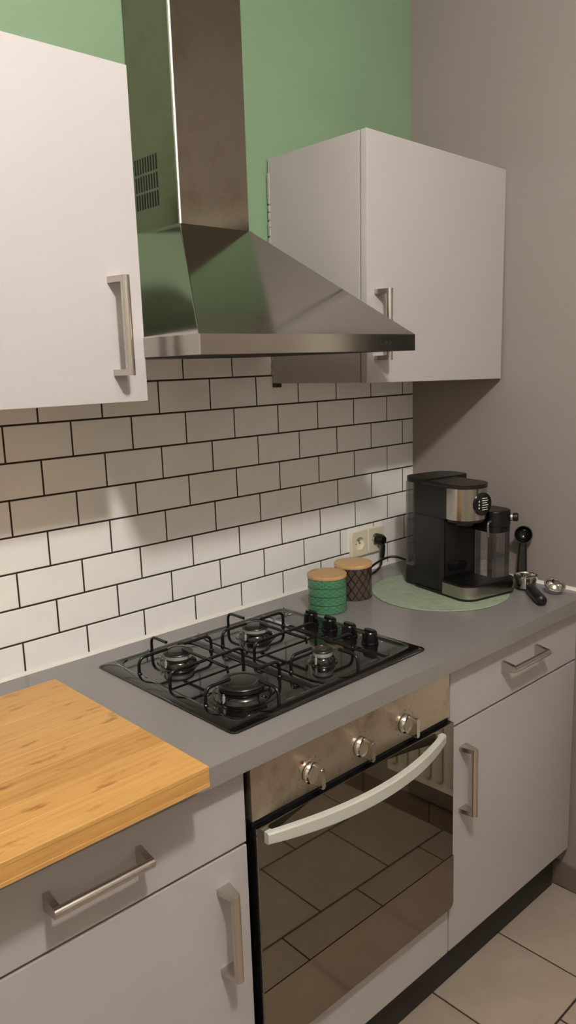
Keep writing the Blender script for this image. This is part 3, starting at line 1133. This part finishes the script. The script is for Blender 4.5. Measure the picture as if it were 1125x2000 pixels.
kb.xf(Matrix.Translation((0.176, cy0 + 0.006, 0.212)) @ Matrix.Rotation(math.radians(40), 4, 'Z') @ Matrix.Rotation(PI / 2, 4, 'X'))
part('carafe_knob', kb, 'bgloss', cl)
rk = MB().lathe([(0.0102, 0.004), (0.0115, 0.004), (0.0115, 0.009), (0.0102, 0.009)], (0, 0, 0), 24, closed=True)
rk.xf(Matrix.Translation((0.176, cy0 + 0.006, 0.212)) @ Matrix.Rotation(math.radians(40), 4, 'Z') @ Matrix.Rotation(PI / 2, 4, 'X'))
part('knob_ring', rk, 'chrome', cl)
part('milk_spout', MB().tube([(0.120, -0.080, 0.205), (0.098, -0.088, 0.205), (0.098, -0.089, 0.165)], 0.0032, 12, fillet=0.008), 'spout', cm)
part('brew_outlet', MB().lathe([(0.026, 0.2112), (0.026, 0.200), (0.020, 0.196), (0.0, 0.196)], (0.052, -0.045, 0), 28), 'bplastic', cm)

# ------------------------------------------------------------------ portafilter, filter basket, scoop
pf = thing('portafilter', 'steel portafilter with a black handle lying on the worktop', 'portafilter', (-0.1030, -0.4800, ZT))
pr_ = 0.0315
part('basket_holder', MB().lathe([(0.0, 0.006), (pr_ - 0.006, 0.006), (pr_ - 0.003, 0.008), (pr_ - 0.001, 0.028), (pr_, 0.030), (pr_ + 0.0025, 0.038), (pr_ + 0.0025, 0.0425), (pr_ - 0.0005, 0.0428), (pr_ - 0.003, 0.040), (pr_ - 0.005, 0.014), (0.0, 0.013)], n=40), 'chrome', pf, ang=40)
part('spout', MB().lathe([(0.0, 0.0003), (0.010, 0.0003), (0.012, 0.006), (0.0, 0.007)], n=20), 'chrome', pf)
ph = MB()
dirv = Vector((-0.118, -0.118, 0)).normalized()
p0 = dirv * (pr_ - 0.002)
pts_ = [(0.000, 0.0075, 0.019), (0.012, 0.0085, 0.019), (0.020, 0.0125, 0.0185), (0.045, 0.0135, 0.0175), (0.085, 0.0140, 0.0158), (0.120, 0.0150, 0.0152), (0.132, 0.0130, 0.0150), (0.137, 0.0070, 0.0150)]
secs = []
sd = Vector((-dirv.y, dirv.x, 0))
for d_, r_, z_ in pts_:
    c_ = p0 + dirv * d_
    secs.append([(c_.x + sd.x * r_ * math.cos(a), c_.y + sd.y * r_ * math.cos(a), z_ + min(r_, 0.0138) * math.sin(a)) for a in [2 * PI * k / 18 for k in range(18)]])
ph.loft(secs)
part('handle', ph, 'bplastic', pf, ang=40, label='black plastic handle')

fb = thing('filter_basket', 'small shiny steel filter basket near the worktop end', 'filter basket', (-0.0855, -0.5560, ZT + 0.0085), (math.radians(20), math.radians(-16), 0))
part('cup', MB().lathe([(0.0, 0.0), (0.019, 0.0), (0.022, 0.003), (0.0245, 0.016), (0.0252, 0.0190), (0.0240, 0.0190), (0.0228, 0.0165), (0.0205, 0.0045), (0.018, 0.0022), (0.0, 0.0018)], n=40), 'chrome', fb, ang=40)
part('rim', MB().lathe([(0.0240, 0.0182), (0.0290, 0.0182), (0.0296, 0.0195), (0.0285, 0.0208), (0.0240, 0.0206)], n=40, closed=True), 'chrome', fb, ang=40)

scp = thing('coffee_scoop', 'black plastic coffee scoop leaning upright against the right wall', 'scoop', (-0.070, -0.4480, ZT + 0.0005))
sm = MB()
base_, top_ = Vector((0.0, 0.0, 0.0)), Vector((0.020, 0.010, 0.121))
secs = []
for t_, wv, th in ((0.0, 0.0125, 0.006), (0.03, 0.0150, 0.007), (0.3, 0.0150, 0.0065), (0.7, 0.0130, 0.006), (1.0, 0.0100, 0.0045)):
    c_ = base_.lerp(top_, t_)
    wd = Vector((0.70, -0.71, 0)) * wv
    dp = Vector((-0.70, -0.70, 0.16)) * th
    secs.append([c_ + wd * math.cos(a) + dp * math.sin(a) for a in [2 * PI * k / 14 for k in range(14)]])
sm.loft([[tuple(p) for p in s] for s in secs])
part('handle', sm, 'bgloss', scp, ang=50)
bw = MB().lathe([(0.0, -0.013), (0.012, -0.012), (0.0195, -0.005), (0.0225, 0.004), (0.0225, 0.0065), (0.0205, 0.0065), (0.0180, -0.002), (0.011, -0.009), (0.0, -0.0100)], n=36)
nrm_ = Vector((-0.72, -0.66, 0.22)).normalized()
rotm = nrm_.to_track_quat('Z', 'Y').to_matrix().to_4x4()
bw.xf(Matrix.Translation((0.019, 0.010, 0.1440)) @ rotm @ Matrix.Scale(1.16, 4))
part('bowl', bw, 'bgloss', scp, ang=50)

# ------------------------------------------------------------------ radiator on the right wall (mirrored in the oven door)
ra = thing('radiator', 'white ribbed radiator low on the right wall, mirrored in the oven door', 'radiator', (wall_x(-0.98) - 0.06, -0.98, 0.20))
RS = tuple(ra.location)
ang_w = math.atan(0.045)
ra.rotation_euler = (0, 0, -ang_w)
rp = MB().box(-0.032, -0.012, -0.285, 0.235, 0.0, 0.56, 0.003)
part('front_panel', rp, 'rad', ra)
part('back_panel', MB().box(0.012, 0.028, -0.285, 0.235, 0.0, 0.56, 0.003), 'rad', ra)
rib_me = MB().prism(rrect(-0.0165, 0.0165, 0.035, 0.525, 0.012), -0.040, -0.0315, axis='x', bev=0.003).mesh('rib', 'rad')
for k in range(11):
    ro_ = bpy.data.objects.new('rib', rib_me)
    ro_.location = (0, -0.2575 + k * 0.0465, 0)
    link(ro_, ra)
part('top_grille', MB().box(-0.032, 0.028, -0.285, 0.235, 0.561, 0.568, 0.002), 'rad', ra)
part('bracket', MB().box(0.0285, 0.058, -0.2, -0.17, 0.05, 0.5), 'rad', ra)
part('bracket', MB().box(0.0285, 0.058, 0.12, 0.15, 0.05, 0.5), 'rad', ra)

# ------------------------------------------------------------------ ceiling pendant lamp
lp = thing('pendant_lamp', 'bare globe pendant lamp hanging from the ceiling', 'lamp', LAMP_POS)
part('bulb', MB().ball((0, 0, 0), 0.065, 32), 'bulb', lp, ang=180)
part('socket', MB().lathe([(0.0, 0.066), (0.024, 0.064), (0.024, 0.10), (0.012, 0.115), (0.0, 0.115)], n=24), 'bplastic', lp)
part('cord', MB().tube([(0, 0, 0.114), (0, 0, H_CEIL - LAMP_POS[2] - 0.02)], 0.003, 8), 'bplastic', lp)
part('ceiling_rose', MB().lathe([(0.0, H_CEIL - LAMP_POS[2] - 0.03), (0.03, H_CEIL - LAMP_POS[2] - 0.03), (0.045, H_CEIL - LAMP_POS[2] - 0.001), (0.0, H_CEIL - LAMP_POS[2] - 0.001)], n=28), 'cab', lp)
